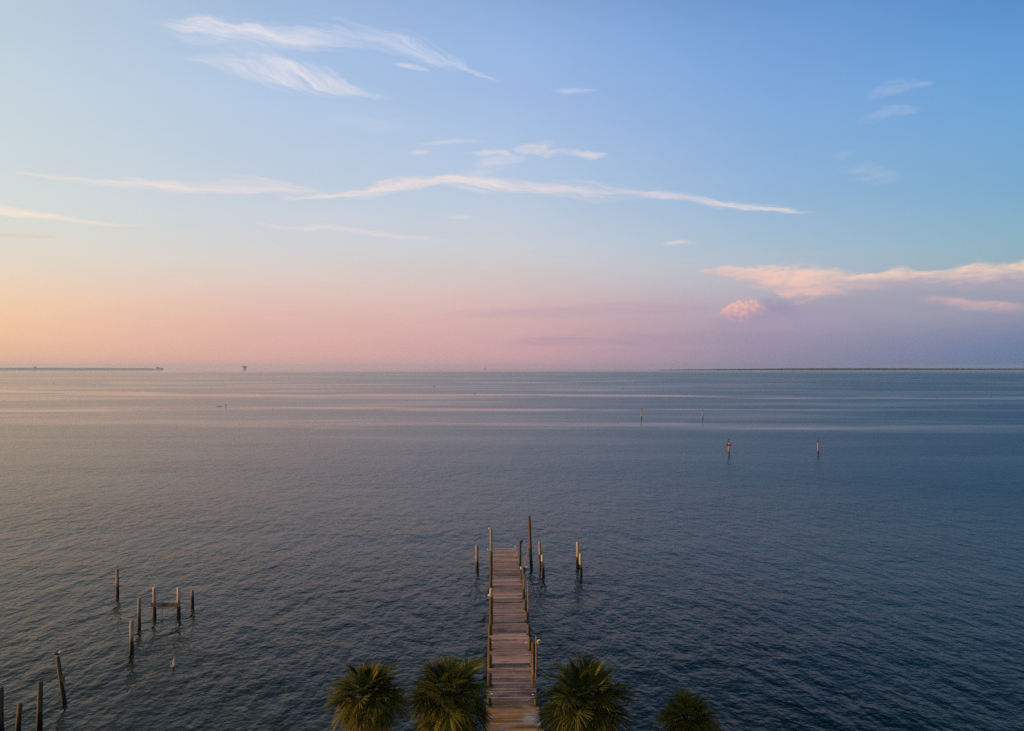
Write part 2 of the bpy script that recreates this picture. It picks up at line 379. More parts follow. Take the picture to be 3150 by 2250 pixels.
def deck_mat():
    m, t, b = mat("weathered_planks")
    at = t.n.new('ShaderNodeVertexColor')
    at.layer_name = 'tone'
    tone = at.outputs[0]
    pos = t.n.new('ShaderNodeNewGeometry').outputs['Position']
    x, y, z = t.sep(pos)
    grain = t.noise(t.xyz(t.m('MULTIPLY', x, 1.6), t.m('MULTIPLY', y, 38.0), z), 1.0, 5.0, 0.7)
    patch = t.noise(t.xyz(t.m('MULTIPLY', x, 0.9), t.m('MULTIPLY', y, 1.3), 0.0), 1.0, 5.0, 0.65)
    k = t.mr(grain, 0.3, 0.7, 0.55, 1.35)
    c = t.mix(1.0, tone, t.xyz(k, k, k), 'MULTIPLY')
    worn = t.mr(patch, 0.50, 0.66)
    c = t.mix(t.m('MULTIPLY', worn, 0.55), c, t.mix(1.0, (0.50, 0.36, 0.31), t.xyz(k, k, k), 'MULTIPLY'))
    ex = t.m('DIVIDE', t.m('SUBTRACT', x, 1.15), 0.75)
    ey = t.m('DIVIDE', t.m('SUBTRACT', y, 33.35), 0.75)
    ell = t.m('SQRT', t.m('ADD', t.m('MULTIPLY', ex, ex), t.m('MULTIPLY', ey, ey)))
    ell = t.m('ADD', ell, t.m('MULTIPLY', t.m('SUBTRACT', t.noise(t.xyz(t.m('MULTIPLY', x, 1.2), t.m('MULTIPLY', y, 6.0), 2.0), 1.0, 4.0, 0.65), 0.5), 1.8))
    scuff = t.mr(ell, 1.05, 0.6)
    c = t.mix(t.m('MULTIPLY', scuff, 0.9), c, t.mix(1.0, (0.50, 0.42, 0.37), t.xyz(k, k, k), 'MULTIPLY'))
    damp = t.mr(t.noise(t.xyz(t.m('MULTIPLY', x, 0.5), t.m('MULTIPLY', y, 2.2), 4.0), 1.0, 4.0, 0.6), 0.52, 0.66)
    c = t.mix(t.m('MULTIPLY', damp, 0.75), c, (0.055, 0.036, 0.024))
    spots = t.mr(t.noise(t.xyz(t.m('MULTIPLY', x, 5.0), t.m('MULTIPLY', y, 5.0), 9.0), 1.0, 2.0, 0.5), 0.735, 0.76)
    c = t.mix(t.m('MULTIPLY', spots, 0.8), c, (0.55, 0.52, 0.48))
    t.l.new(c, b.inputs['Base Color'])
    b.inputs['Roughness'].default_value = 0.75
    bp = t.n.new('ShaderNodeBump')
    bp.inputs['Distance'].default_value = 0.01
    t.l.new(grain, bp.inputs['Height'])
    t.l.new(bp.outputs[0], b.inputs['Normal'])
    return m

def frond_mat(name):
    m, t, b = mat(name)
    at = t.n.new('ShaderNodeVertexColor')
    at.layer_name = 'tone'
    c = at.outputs[0]
    t.l.new(c, b.inputs['Base Color'])
    b.inputs['Roughness'].default_value = 0.65
    b.inputs['Specular IOR Level'].default_value = 0.2
    tr = t.n.new('ShaderNodeBsdfTranslucent')
    t.l.new(t.mix(1.0, c, (1.2, 1.3, 0.6), 'MULTIPLY'), tr.inputs[0])
    mx = t.n.new('ShaderNodeMixShader')
    mx.inputs[0].default_value = 0.3
    t.l.new(b.outputs[0], mx.inputs[1])
    t.l.new(tr.outputs[0], mx.inputs[2])
    t.l.new(mx.outputs[0], t.n['Material Output'].inputs[0])
    return m

M = {
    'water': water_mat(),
    'pile': pile_mat("weathered_piling", (0.33, 0.245, 0.165), (0.14, 0.085, 0.026)),
    'pile_brown': pile_mat("brown_piling", (0.088, 0.054, 0.019), (0.08, 0.048, 0.012)),
    'pile_pale': pile_mat("bleached_piling", (0.43, 0.355, 0.275), (0.17, 0.11, 0.04)),
    'pile_dark': pile_mat("dark_piling", (0.085, 0.065, 0.028), (0.07, 0.045, 0.012)),
    'deck': deck_mat(),
    'beam': plain("stained_timber", (0.11, 0.075, 0.05), 0.8, 0, 0.5, 5.0),
    'dark_timber': plain("wet_dark_timber", (0.03, 0.022, 0.016), 0.6, 0, 0.4, 5.0),
    'pale_wood': plain("bleached_wood", (0.5, 0.44, 0.38), 0.8, 0, 0.3, 9.0),
    'rust': plain("rusty_pipe", (0.36, 0.12, 0.06), 0.7, 0.0, 0.4, 9.0),
    'white': plain("white_plastic", (0.75, 0.72, 0.68), 0.45, 0, 0.1, 9.0),
    'grey': plain("grey_metal", (0.18, 0.17, 0.16), 0.5, 0.4, 0.3, 9.0),
    'glass': plain("lamp_glass", (0.42, 0.36, 0.3), 0.2, 0, 0.1, 9.0),
    'red': plain("faded_red_board", (0.34, 0.035, 0.05), 0.6, 0, 0.2, 5.0),
    'bird_dark': plain("dark_plumage", (0.022, 0.017, 0.016), 0.6, 0, 0.3, 20.0),
    'bird_brown': plain("brown_plumage", (0.13, 0.075, 0.035), 0.7, 0, 0.3, 20.0),
    'bird_white': plain("white_plumage", (0.75, 0.74, 0.72), 0.7, 0, 0.1, 20.0),
    'bill': plain("bill_horn", (0.25, 0.14, 0.05), 0.5, 0, 0.1, 20.0),
    'trunk': plain("palm_trunk_bark", (0.13, 0.075, 0.04), 0.9, 0, 0.5, 7.0),
    'frond': frond_mat("palm_frond"),
    'forest': plain("distant_trees", (0.024, 0.055, 0.075), 0.9, 0, 0.35, 0.02),  # blue of the haze mixed into the foliage colour
    'haze_trees': plain("hazed_trees", (0.46, 0.29, 0.20), 0.9, 0, 0.2, 0.02),  # far trees, their warm fading in the haze put into the colour
    'sand': plain("sand", (0.46, 0.38, 0.29), 0.9, 0, 0.12, 0.05),
    'rig': plain("weathered_steel", (0.10, 0.06, 0.05), 0.7, 0.0, 0.25, 0.05),
    'ship': plain("ship_paint", (0.16, 0.10, 0.10), 0.6, 0.0, 0.2, 0.05),
    'grass': plain("shore_grass", (0.05, 0.06, 0.02), 0.9, 0, 0.5, 1.2),
    'foam': plain("splash_foam", (0.62, 0.54, 0.46), 0.4, 0, 0.1, 20.0),
    'buoy': plain("dark_float", (0.03, 0.028, 0.028), 0.5, 0, 0.2, 8.0),
}

# ------------------------------------------------------------------ mesh helpers
class MB:
    def __init__(s):
        s.v, s.f, s.mi, s.tone = [], [], [], []
    def add(s, verts, faces, mi=0, tone=None):
        o = len(s.v)
        s.v += [tuple(p) for p in verts]
        for f in faces:
            s.f.append(tuple(i + o for i in f))
            s.mi.append(mi)
            s.tone.append(tone)
    def box(s, c, size, rot=None, mi=0, tone=None):
        hx, hy, hz = size[0] / 2, size[1] / 2, size[2] / 2
        vs = [Vector((sx * hx, sy * hy, sz * hz)) for sz in (-1, 1) for sy in (-1, 1) for sx in (-1, 1)]
        if rot is not None:
            vs = [rot @ q for q in vs]
        vs = [q + Vector(c) for q in vs]
        s.add(vs, [(0, 2, 3, 1), (4, 5, 7, 6), (0, 1, 5, 4), (2, 6, 7, 3), (0, 4, 6, 2), (1, 3, 7, 5)], mi, tone)
    def bar(s, a, b, w, d=None, mi=0, tone=None):
        a, b = Vector(a), Vector(b)
        q = (b - a).to_track_quat('Z', 'Y').to_matrix()
        s.box((a + b) / 2, (w, d or w, (b - a).length), q, mi, tone)
    def loft(s, pts, radii, n=8, jitter=0.0, r=None, flat=1.0, mi=0, tone=None, cut=None):
        """a tube through pts with a radius at each; flat squashes it vertically"""
        pts = [Vector(p) for p in pts]
        rings = []
        for i, p in enumerate(pts):
            d = (pts[min(i + 1, len(pts) - 1)] - pts[max(i - 1, 0)]).normalized()
            side = d.cross(Vector((0, 0, 1)))
            if side.length < 0.05:
                side = Vector((1, 0, 0))
            side.normalize()
            up = side.cross(d).normalized()
            ring = []
            for k in range(n):
                a = 2 * math.pi * k / n
                rr = radii[i] * (1 + (jitter * (r.random() - 0.5) if r else 0))
                q = p + side * math.cos(a) * rr + up * math.sin(a) * rr * flat
                if cut and i == len(pts) - 1:
                    q.z += cut * math.cos(a)
                ring.append(q)
            rings.append(ring)
        vs = [q for ring in rings for q in ring]
        fs = []
        for i in range(len(pts) - 1):
            for k in range(n):
                a, b2 = i * n + k, i * n + (k + 1) % n
                fs.append((a, b2, b2 + n, a + n))
        fs.append(tuple(reversed(range(n))))
        fs.append(tuple((len(pts) - 1) * n + k for k in range(n)))
        s.add(vs, fs, mi, tone)
    def build(s, name, mats, parent=None, origin=None, smooth=False):
        if not isinstance(mats, (list, tuple)):
            mats = [mats]
        o0 = Vector(origin) if origin is not None else (Vector(parent['_o']) if parent is not None else Vector((0, 0, 0)))
        me = bpy.data.meshes.new(name)
        me.from_pydata([(p[0] - o0.x, p[1] - o0.y, p[2] - o0.z) for p in s.v], [], s.f)
        for mm in mats:
            me.materials.append(mm)
        me.polygons.foreach_set('material_index', s.mi)
        if smooth:
            me.polygons.foreach_set('use_smooth', [True] * len(s.f))
        if any(t is not None for t in s.tone):
            ca = me.color_attributes.new('tone', 'FLOAT_COLOR', 'CORNER')
            arr = []
            for f, t in zip(s.f, s.tone):
                arr += (list(t or (0.2, 0.2, 0.2)) + [1.0]) * len(f)
            ca.data.foreach_set('color', arr)
        me.update()
        ob = bpy.data.objects.new(name, me)
        COL.objects.link(ob)
        if parent is not None:
            ob.parent = parent
            if origin is not None:
                ob.location = o0 - Vector(parent['_o'])
        else:
            ob.location = o0
        ob['_o'] = tuple(o0)
        return ob

def tag(o, label, cat, group=None):
    o['label'] = label
    o['category'] = cat
    if group:
        o['group'] = group
    return o

def thing(name, loc, label, cat, group=None):
    o = bpy.data.objects.new(name, None)
    o.empty_display_size = 0.2
    COL.objects.link(o)
    o.location = loc
    o['_o'] = tuple(loc)
    return tag(o, label, cat, group)

def struct(o):
    o['kind'] = 'structure'
    return o

def at(px, py, z=0.0):
    """the point at height z seen in that pixel of the photograph"""
    y = F * (H - z) / (py - HY)
    return Vector(((px - 1575) / F * y, y, z))
def on(px, py, y):
    """the point at distance y seen in that pixel"""
    return Vector(((px - 1575) / F * y, y, H - (py - HY) * y / F))

# ------------------------------------------------------------------ setting: water and shore
mb = MB()
rad = [0, 20, 30, 40, 60, 90, 140, 220, 350, 600, 1000, 1800, 3200, 6000, 10000, 16000]
NS = 96
vs, fs = [(0, 0, 0)], []
for i, r_ in enumerate(rad[1:]):
    for k in range(NS):
        a = 2 * math.pi * k / NS
        vs.append((r_ * math.sin(a), r_ * math.cos(a), 0))
for k in range(NS):
    fs.append((0, 1 + (k + 1) % NS, 1 + k))
for i in range(len(rad) - 2):
    for k in range(NS):
        a, b2 = 1 + i * NS + k, 1 + i * NS + (k + 1) % NS
        fs.append((a, b2, b2 + NS, a + NS))
mb.add(vs, fs)
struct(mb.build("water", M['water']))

mb = MB()
NX, YS = 80, [-160, -60, -10, 10, 22, 28, 30.5, 31.6, 32.6, 33.4]
ZS = [2.2, 1.9, 1.6, 1.4, 1.3, 1.25, 1.2, 0.9, 0.1, -0.8]
r2 = random.Random(3)
vs = []
for yy, zz in zip(YS, ZS):
    for i in range(NX + 1):
        x = -200 + 400 * i / NX
        vs.append((x, yy + (r2.random() - 0.5) * 0.3 * (yy > 25), zz + (r2.random() - 0.5) * 0.12))
fs = [(j * (NX + 1) + i, j * (NX + 1) + i + 1, (j + 1) * (NX + 1) + i + 1, (j + 1) * (NX + 1) + i) for j in range(len(YS) - 1) for i in range(NX)]
mb.add(vs, fs)
struct(mb.build("ground", M['grass'], smooth=True))

# ------------------------------------------------------------------ far shores
def far_land(px0, px1, dist, prof, name, base_name, label, sand_h, seed, depth=260.0, mt='forest'):
    """a low wooded coast: rough canopy on a low bank, dist metres out"""
    rr = random.Random(seed)
    n = int((px1 - px0) / 1.3)
    nd = 7
    vs, fs = [], []
    for i in range(n + 1):
        px = px0 + (px1 - px0) * i / n
        top = np.interp(px, [p[0] for p in prof], [p[1] for p in prof])
        for j in range(nd):
            t = j / (nd - 1)
            yy = dist + depth * t
            x = (px - 1575) / F * dist * (1 + depth / dist * t)
            hh = top * (0.0 if j in (0, nd - 1) else (0.62 + 0.38 * rr.random()) * (0.75 + 0.25 * math.sin(math.pi * t)))
            vs.append((x, yy + rr.uniform(-12, 12), sand_h + hh))
    for i in range(n):
        for j in range(nd - 1):
            a = i * nd + j
            fs.append((a, a + nd, a + nd + 1, a + 1))
    mb = MB()
    mb.add(vs, fs)
    o = mb.build(name, M[mt], origin=((px0 + px1) / 2 * 0 + (0.5 * (px0 + px1) - 1575) / F * dist, dist, 0))
    tag(o, label, "woods")
    o['kind'] = 'stuff'
    # bank it stands on
    mb = MB()
    vs, fs = [], []
    for i in range(n // 4 + 1):
        px = px0 + (px1 - px0) * i / (n // 4)
        k = min(1.0, (i + 0.3) * 0.2, (n // 4 - i + 0.3) * 0.2)
        for yy, zz in ((dist - 60, -1.0), (dist - 20, sand_h * 0.7 * k), (dist + 4, sand_h * k + 0.3), (dist + depth, sand_h * k + 0.3), (dist + depth + 50, -1.0)):
            vs.append(((px - 1575) / F * yy, yy, zz))
    for i in range(n // 4):
        for j in range(4):
            a = i * 5 + j
            fs.append((a, a + 5, a + 6, a + 1))
    mb.add(vs, fs)
    struct(mb.build(base_name, M['sand']))

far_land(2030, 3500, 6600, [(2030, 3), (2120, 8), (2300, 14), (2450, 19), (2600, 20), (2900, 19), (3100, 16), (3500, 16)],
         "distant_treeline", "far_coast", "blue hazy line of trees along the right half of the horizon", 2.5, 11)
far_land(-500, 485, 11000, [(-500, 9), (100, 8.5), (300, 6), (430, 4), (485, 2)],
         "distant_treeline", "pale_water_bank", "thin hazy strip of trees above a pale band of calm water at the left horizon", 19.0, 12, 400, 'haze_trees')  # pale reflecting water below the strip is modelled as a raised bank

# ------------------------------------------------------------------ oil platforms and ship
def rig(px, top, dist, wpx, boom, label):
    s = dist / F
    base = Vector(((px - 1575) * s, dist, 0))
    hgt = H - (top - HY) * s
    w = wpx * s
    t = thing("oil_platform", base, label, "oil rig", "oil platforms on the horizon")
    deckz = hgt * 0.42
    for i, (sx, sy) in enumerate(((-1, -1), (1, -1), (-1, 1), (1, 1))):
        l = MB()
        l.loft([base + Vector((sx * w * 0.40, sy * w * 0.40, -2)), base + Vector((sx * w * 0.33, sy * w * 0.33, deckz))], [w * 0.055, w * 0.055], 8)
        l.build("leg", M['rig'], t)
    b = MB()
    for sy in (-1, 1):
        a1, a2 = base + Vector((-w * 0.39, sy * w * 0.39, 2)), base + Vector((w * 0.34, sy * w * 0.34, deckz))
        b.bar(a1, a2, w * 0.045)
        b.bar(base + Vector((w * 0.39, sy * w * 0.39, 2)), base + Vector((-w * 0.34, sy * w * 0.34, deckz)), w * 0.045)
        b.bar(base + Vector((-w * 0.37, sy * w * 0.37, deckz * 0.5)), base + Vector((w * 0.37, sy * w * 0.37, deckz * 0.5)), w * 0.04)
    for sx in (-1, 1):
        b.bar(base + Vector((sx * w * 0.37, -w * 0.37, deckz * 0.5)), base + Vector((sx * w * 0.37, w * 0.37, deckz * 0.5)), w * 0.04)
    b.build("bracing", M['rig'], t)
    d = MB()
    for k, (ww, z0, z1) in enumerate(((0.88, 0.42, 0.55), (1.0, 0.60, 0.70), (1.08, 0.75, 0.82))):
        d.box(base + Vector((0, 0, hgt * (z0 + z1) / 2)), (w * ww, w * ww, hgt * (z1 - z0)))
    for sx in (-0.35, 0.35):
        for sy in (-0.35, 0.35):
            d.bar(base + Vector((sx * w, sy * w, hgt * 0.42)), base + Vector((sx * w, sy * w, hgt * 0.8)), w * 0.06)
    d.build("deck", M['rig'], t)
    q = MB()
    q.box(base + Vector((w * 0.05, 0, hgt * 0.89)), (w * 0.62, w * 0.5, hgt * 0.138))
    q.box(base + Vector((w * 0.38, 0, hgt * 0.86)), (w * 0.3, w * 0.4, hgt * 0.078))
    q.build("quarters", M['rig'], t)
    if boom:
        f = MB()
        a = base + Vector((-w * 0.5, 0, hgt * 0.72))
        e = base + Vector((-w * 1.0, 0, hgt * 1.0))
        for oz in (0, hgt * 0.07):
            f.bar(a + Vector((0, 0, oz)), e + Vector((0, 0, oz * 0.3)), w * 0.05)
        for k in range(4):
            u = k / 4
            f.bar(a.lerp(e, u), a.lerp(e, u + 0.2) + Vector((0, 0, hgt * 0.07 * (1 - u))), w * 0.035)
        f.build("flare_boom", M['rig'], t)
        c = MB()
        c.bar(base + Vector((-w * 0.35, 0, hgt * 0.82)), base + Vector((-w * 0.42, 0, hgt * 1.12)), w * 0.06)
        c.build("mast", M['rig'], t)
    return t
rig(753, 1126.0, 11800, 9.0, True, "largest oil platform on the horizon, with a boom sticking out to the left")
rig(108, 1127.0, 13000, 5.5, False, "small oil platform at the far left in front of the thin land strip")
rig(1492, 1131.5, 9500, 4.5, False, "tiny oil platform near the middle of the pink horizon")

def ship():
    d = 14500.0
    s = d / F
    base = Vector(((491.5 - 1575) * s, d, 0))
    t = thing("cargo_ship", base, "pale hazy cargo ship on the horizon at the end of the left land strip", "ship")
    L = 23 * s
    h = MB()
    prof = [(-0.5, 0.9), (-0.46, 1.0), (0.4, 1.0), (0.5, 0.25)]
    vs, fs = [], []
    for zz, kk in ((-1.0, 0.93), (22.0, 1.0)):
        for u, bb in prof:
            vs.append(base + Vector((u * L * kk, -13 * bb, zz)))
        for u, bb in reversed(prof):
            vs.append(base + Vector((u * L * kk, 13 * bb, zz)))
    n = 8
    fs = [(i, (i + 1) % n, (i + 1) % n + n, i + n) for i in range(n)] + [tuple(reversed(range(n))), tuple(range(n, 2 * n))]
    h.add(vs, fs)
    h.build("hull", M['ship'], t)
    q = MB()
    q.box(base + Vector((-L * 0.33, 0, 22 + 12.1)), (L * 0.12, 22, 24))
    q.box(base + Vector((-L * 0.33, 0, 22 + 26.2)), (L * 0.07, 16, 4))
    q.build("wheelhouse", M['ship'], t)
    c = MB()
    c.box(base + Vector((-L * 0.16, 0, 22 + 7.2)), (L * 0.14, 20, 14))
    c.box(base + Vector((0.14 * L, 0, 22 + 4.2)), (L * 0.36, 20, 8))
    c.build("cargo", M['ship'], t)
    m_ = MB()
    m_.bar(base + Vector((-L * 0.33, 0, 50)), base + Vector((-L * 0.33, 0, 60)), 2.5)
    m_.build("mast", M['ship'], t)
ship()

# ------------------------------------------------------------------ piles
def pile_mesh(base, top, rad, seed, cut=None, bend=None, n=12):
    r = random.Random(seed)
    mb = MB()
    base, top = Vector(base), Vector(top)
    d = top - base
    pts, rs = [], []
    pts.append(base - d.normalized() * 1.2); rs.append(rad * 1.05)
    K = 9
    for i in range(K + 1):
        u = i / K
        p = base + d * u
        if bend:
            p = p + Vector(bend) * math.sin(math.pi * u)
        p = p + Vector((r.uniform(-1, 1), r.uniform(-1, 1), 0)) * rad * 0.035
        pts.append(p)
        rs.append(rad * (1.05 - 0.12 * u) * (1 + r.uniform(-0.03, 0.03)) * (1.10 if u < 0.25 else 1.0))
    dd = d.normalized() * rad * 0.12
    pts.append(pts[-1] + dd); rs.append(rs[-1] * 0.86)
    mb.loft(pts, rs, n, 0.07, r, cut=cut)
    return mb

GP = "wooden pilings standing in the water"
# base pixel, top pixel, half width in metres, material, label
FREE = [
    ((1468, 1759), (1467, 1678), 0.135, 'pile', "pale piling standing alone just left of the pier's far end", None),
    ((1634.5, 1752), (1628, 1590), 0.125, 'pile_brown', "tallest brown piling, leaning, with a slanted top, right of the pier's far end", 0.13),
    ((1663, 1755), (1660, 1667), 0.125, 'pile', "orange-lit piling, the farther and taller of the pair right of the pier end", None),
    ((1670, 1778), (1669, 1708), 0.145, 'pile_pale', "grey bleached piling, the nearer and shorter of the pair beside the tallest leaning piling", None),
    ((1777, 1752), (1777, 1668), 0.13, 'pile_pale', "taller, farther piling of the pair standing farthest right of the pier", None),
    ((1787, 1777), (1785.5, 1704), 0.14, 'pile_pale', "shorter, nearer piling of the pair standing farthest right of the pier", None),
    ((361, 1840), (361, 1752), 0.115, 'pile', "farthest piling of the left group, upright behind the boat lift frame", None),
    ((428, 1939), (428, 1841.5), 0.105, 'pile', "slim piling just in front and left of the boat lift frame", None),
    ((404.5, 2014), (405, 1910), 0.115, 'pile_pale', "pale piling nearest the camera in the left group, left of the splash", None),
    ((591.5, 1873), (591.5, 1817), 0.125, 'pile', "short stubby piling right of the boat lift frame", None),
    ((121, 2244), (124, 2098), 0.125, 'pile_dark', "dark upright piling in the lower left corner, right of the leaning short one", None),
    ((52, 2278), (62, 2166), 0.115, 'pile_dark', "short brown piling tilted to the right in the lower left corner", None),
    ((3, 2275), (2, 2117), 0.125, 'pile_dark', "dark piling cut off by the left edge of the photo", None),
]
for k, (b_, t_, r_, mt, lab, cut) in enumerate(FREE):
    b0 = at(b_[0], b_[1])
    t0 = on(t_[0], t_[1], b0.y)
    tag(pile_mesh(b0, t0, r_, 40 + k, cut).build("wooden_piling", M[mt], origin=b0, smooth=True), lab, "piling", GP)

# leaning pile with a board nailed to it
b0 = at(199, 2165)
t0 = on(177.5, 2021, b0.y)
lean = thing("wooden_piling", b0, "thin leaning piling with a board nailed to it and a gull perched on top", "piling", GP)
pile_mesh(b0, t0, 0.105, 90, None, (-0.02, 0, 0)).build("post", M['pile_dark'], lean, smooth=True)
mb = MB()
pc = on(193.5, 2090, b0.y - 0.14)
mb.box(pc, (0.17, 0.05, 0.34), Matrix.Rotation(R(-8), 3, 'Y'))
mb.build("board", M['dark_timber'], lean)
LEAN_TOP = t0

# boat lift frame
b1, b2_ = at(475, 1904), at(549.5, 1901)
b2_.y = b1.y
b2_.x = (549.5 - 1575) / F * b1.y
lift = thing("boat_lift_frame", (b1 + b2_) / 2, "two pale pilings joined by a dark crossbeam, standing in the water at left", "boat lift")
for b_, tp, sd_ in ((b1, (475, 1811), 61), (b2_, (549.5, 1811), 62)):
    pile_mesh(b_, on(tp[0], tp[1], b1.y), 0.125, sd_).build("piling", M['pile_pale'], lift, smooth=True)
    c_ = on(tp[0], tp[1], b1.y)
    mb = MB()
    mb.loft([c_ + Vector((0, 0, 0.015)), c_ + Vector((0, 0, 0.07)), c_ + Vector((0, 0, 0.10))], [0.135, 0.135, 0.05], 12)
    mb.build("cap", M['pale_wood'], lift)
mb = MB()
l_, r_ = on(465.5, 1861.5, b1.y - 0.2), on(554, 1861.5, b1.y - 0.2)
mb.box((l_ + r_) / 2, ((r_ - l_).length, 0.10, 0.27))
mb.build("crossbeam", M['beam'], lift)
mb = MB()
hp = on(499.5, 1861.5, b1.y - 0.27)
mb.box(hp, (0.13, 0.04, 0.30))
mb.build("bracket", M['dark_timber'], lift)
mb = MB()
mb.bar(hp + Vector((-0.02, 0.02, -0.15)), Vector((hp.x - 0.03, hp.y + 0.02, 0.05)), 0.035)
mb.build("hanging_rod", M['grey'], lift)

# ------------------------------------------------------------------ pier
ZD = 1.6
def deck_y(py):
    return F * (H - ZD) / (py - HY)
YF, YN = deck_y(1690.5), 27.0
def edge_l(y):
    ya, yb = deck_y(1690.5), deck_y(2240)
    xa, xb = (1512 - 1575) / F * ya, (1499 - 1575) / F * yb
    return xa + (xb - xa) * (y - ya) / (yb - ya)
def edge_r(y):
    ya, yb = deck_y(1690.5), deck_y(2240)
    xa, xb = (1590.5 - 1575) / F * ya, (1664 - 1575) / F * yb
    return xa + (xb - xa) * (y - ya) / (yb - ya)
pier_base = Vector(((edge_l(46) + edge_r(46)) / 2, 46, 0))
pier = thing("pier", pier_base, "long narrow weathered wooden pier running out from the shore between the palms", "pier")

# piles: (visible base row on the deck, top row, x pixel centre at top, material)
LP = [(1690, 1628, 1511, 'pile'), (1783, 1697, 1511, 'pile_brown'), (1808, 1785, 1509.5, 'pile_brown'), (1852, 1811, 1511, 'pile_pale'),
      (1921, 1838, 1510.5, 'pile_brown'), (1954, 1922, 1508, 'pile_brown'), (2000, 1965, 1506.5, 'pile_brown'),
      (2053, 2016, 1507, 'pile_brown'), (2112, 2073, 1506, 'pile_brown'), (2171, 2150, 1504, 'pile_brown')]
RP = [(1735, 1664, 1600, 'pile_brown'), (1757, 1745, 1600, 'pile_brown'), (1782, 1769, 1603.5, 'pile_brown'), (1808, 1797, 1607, 'pile_brown'),
      (1842, 1746, 1611, 'pile_brown'), (1875, 1846, 1616, 'dark'), (1912, 1883, 1621, 'pile_brown'), (1953, 1921, 1626, 'pile_brown'),
      (2000, 1966, 1630, 'pile_brown'), (2050, 2016, 1636, 'pile_brown'), (2112, 1978, 1641, 'pile_brown'), (2171, 2151, 1649, 'pile_brown')]
M['dark'] = M['pile_dark']
notch = []          # (side, y, x, r)
piles = {}
for side, lst in (('l', LP), ('r', RP)):
    for k, (pb, pt, px, mt) in enumerate(lst):
        y = deck_y(pb) + 0.14
        tp = on(px, pt, y)
        rr = 0.128 if side == 'l' else 0.115
        base = Vector((tp.x + rng.uniform(-0.03, 0.03), y, 0))
        o = pile_mesh(base, tp, rr, 100 + k + (50 if side == 'r' else 0)).build("pile", M[mt], pier, origin=base, smooth=True)
        piles[(side, k)] = (o, tp, base)
        notch.append((side, y, tp.x, rr))
# hidden bents farther out under the deck
for y in (62.6, 59.0, 57.2):
    base = Vector((edge_l(y) + 0.16, y, 0))
    pile_mesh(base, base + Vector((0, 0, ZD - 0.1)), 0.12, int(y)).build("pile", M['pile_brown'], pier, origin=base, smooth=True)

deck = MB()
y = YF
r3 = random.Random(5)
axis = Vector(((edge_l(30) + edge_r(30) - edge_l(60) - edge_r(60)) / 2, -30, 0)).normalized()
yaw = math.atan2(axis.x, -axis.y)
rotz = Matrix.Rotation(yaw, 3, 'Z')
fam = 0.0
while y > YN:
    wd = r3.choice((0.135, 0.14, 0.14, 0.185))
    xl = edge_l(y) + r3.uniform(-0.05, 0.03)
    xr = edge_r(y) + r3.uniform(-0.03, 0.05)
    if r3.random() < 0.05:
        xr += 0.10
    for side, ny, nx, nr in notch:
        if abs(y - wd / 2 - ny) < nr + wd / 2 + 0.02:
            if side == 'l':
                xl = max(xl, nx + nr + 0.02)
            else:
                xr = min(xr, nx - nr - 0.02)
    fam = 0.65 * fam + r3.gauss(0, 0.32)
    k = max(0.3, min(1.7, math.exp(fam + r3.gauss(0, 0.17))))
    u = (y - YN) / (YF - YN)
    grey = Vector((0.42, 0.22, 0.15))
    brown = Vector((0.15, 0.075, 0.036)).lerp(Vector((0.38, 0.17, 0.030)), max(0.0, min(1.0, (35.2 - y) / 1.6)))
    tw = max(0.0, min(1.0, (39.2 - y) / 3.6 + r3.gauss(0, 0.10)))
    tone = grey.lerp(brown, tw) * k
    if r3.random() < 0.14:
        tone = tone * 0.42
    if r3.random() < 0.05:
        tone = Vector((0.46, 0.30, 0.23))
    zc = ZD - 0.02 + r3.uniform(-0.006, 0.006)
    rr_ = Matrix.Rotation(yaw + r3.gauss(0, 0.003), 3, 'Z') @ Matrix.Rotation(r3.gauss(0, 0.012), 3, 'X')
    deck.box(((xl + xr) / 2, y - wd / 2, zc), (xr - xl, wd, 0.04), rr_, 0, tuple(tone))
    y -= wd + r3.uniform(0.012, 0.032)
deck.build("deck", M['deck'], pier)
st = MB()
for off in (0.12, 0.5, 0.88):
    a = Vector((edge_l(YF) * (1 - off) + edge_r(YF) * off, YF - 0.1, ZD - 0.165))
    b_ = Vector((edge_l(YN) * (1 - off) + edge_r(YN) * off, YN, ZD - 0.165))
    st.bar(a, b_, 0.06, 0.22) if False else st.box((a + b_) / 2, (0.06, (a - b_).length, 0.22), rotz)
st.build("stringer", M['dark_timber'], pier)
for pb in (1700, 1735, 1783, 1842, 1912, 1953, 2000, 2050, 2112, 2171):
    yy = deck_y(pb)
    cb = MB()
    cb.box(((edge_l(yy) + edge_r(yy)) / 2, yy, ZD - 0.39), (edge_r(yy) - edge_l(yy) + 0.1, 0.12, 0.22), rotz)
    cb.build("crossbeam", M['dark_timber'], pier)
# pale end board and stub at the far end, dark fender boards by the near tall pile
mb = MB()
mb.box(((edge_l(YF) + edge_r(YF)) / 2, YF + 0.17, ZD - 0.02), (edge_r(YF) - edge_l(YF) - 0.1, 0.30, 0.10), rotz)
mb.build("end_board", M['pale_wood'], pier)
mb = MB()
c = on(1585.5, 1684, YF - 0.1)
mb.box((c.x, c.y, ZD + 0.19), (0.17, 0.12, 0.38))
mb.build("end_post", M['pale_wood'], pier)
mb = MB()
a = on(1589.5, 1700, 62.8); b_ = on(1591, 1711, 61.6)
mb.box((a + b_) / 2, (0.09, (a - b_).length, 0.14))
mb.build("side_board", M['pale_wood'], pier)
mb = MB()
c = on(1611.5, 1790, deck_y(1842) - 0.06)
mb.box(c, (0.06, 0.04, 1.05))
mb.build("batten", M['pale_wood'], pier)
mb = MB()
c = on(1645, 2094, deck_y(2112) - 0.1)
mb.box(c, (0.16, 0.06, 0.75))
mb.build("fender_board", M['beam'], pier)
mb = MB()
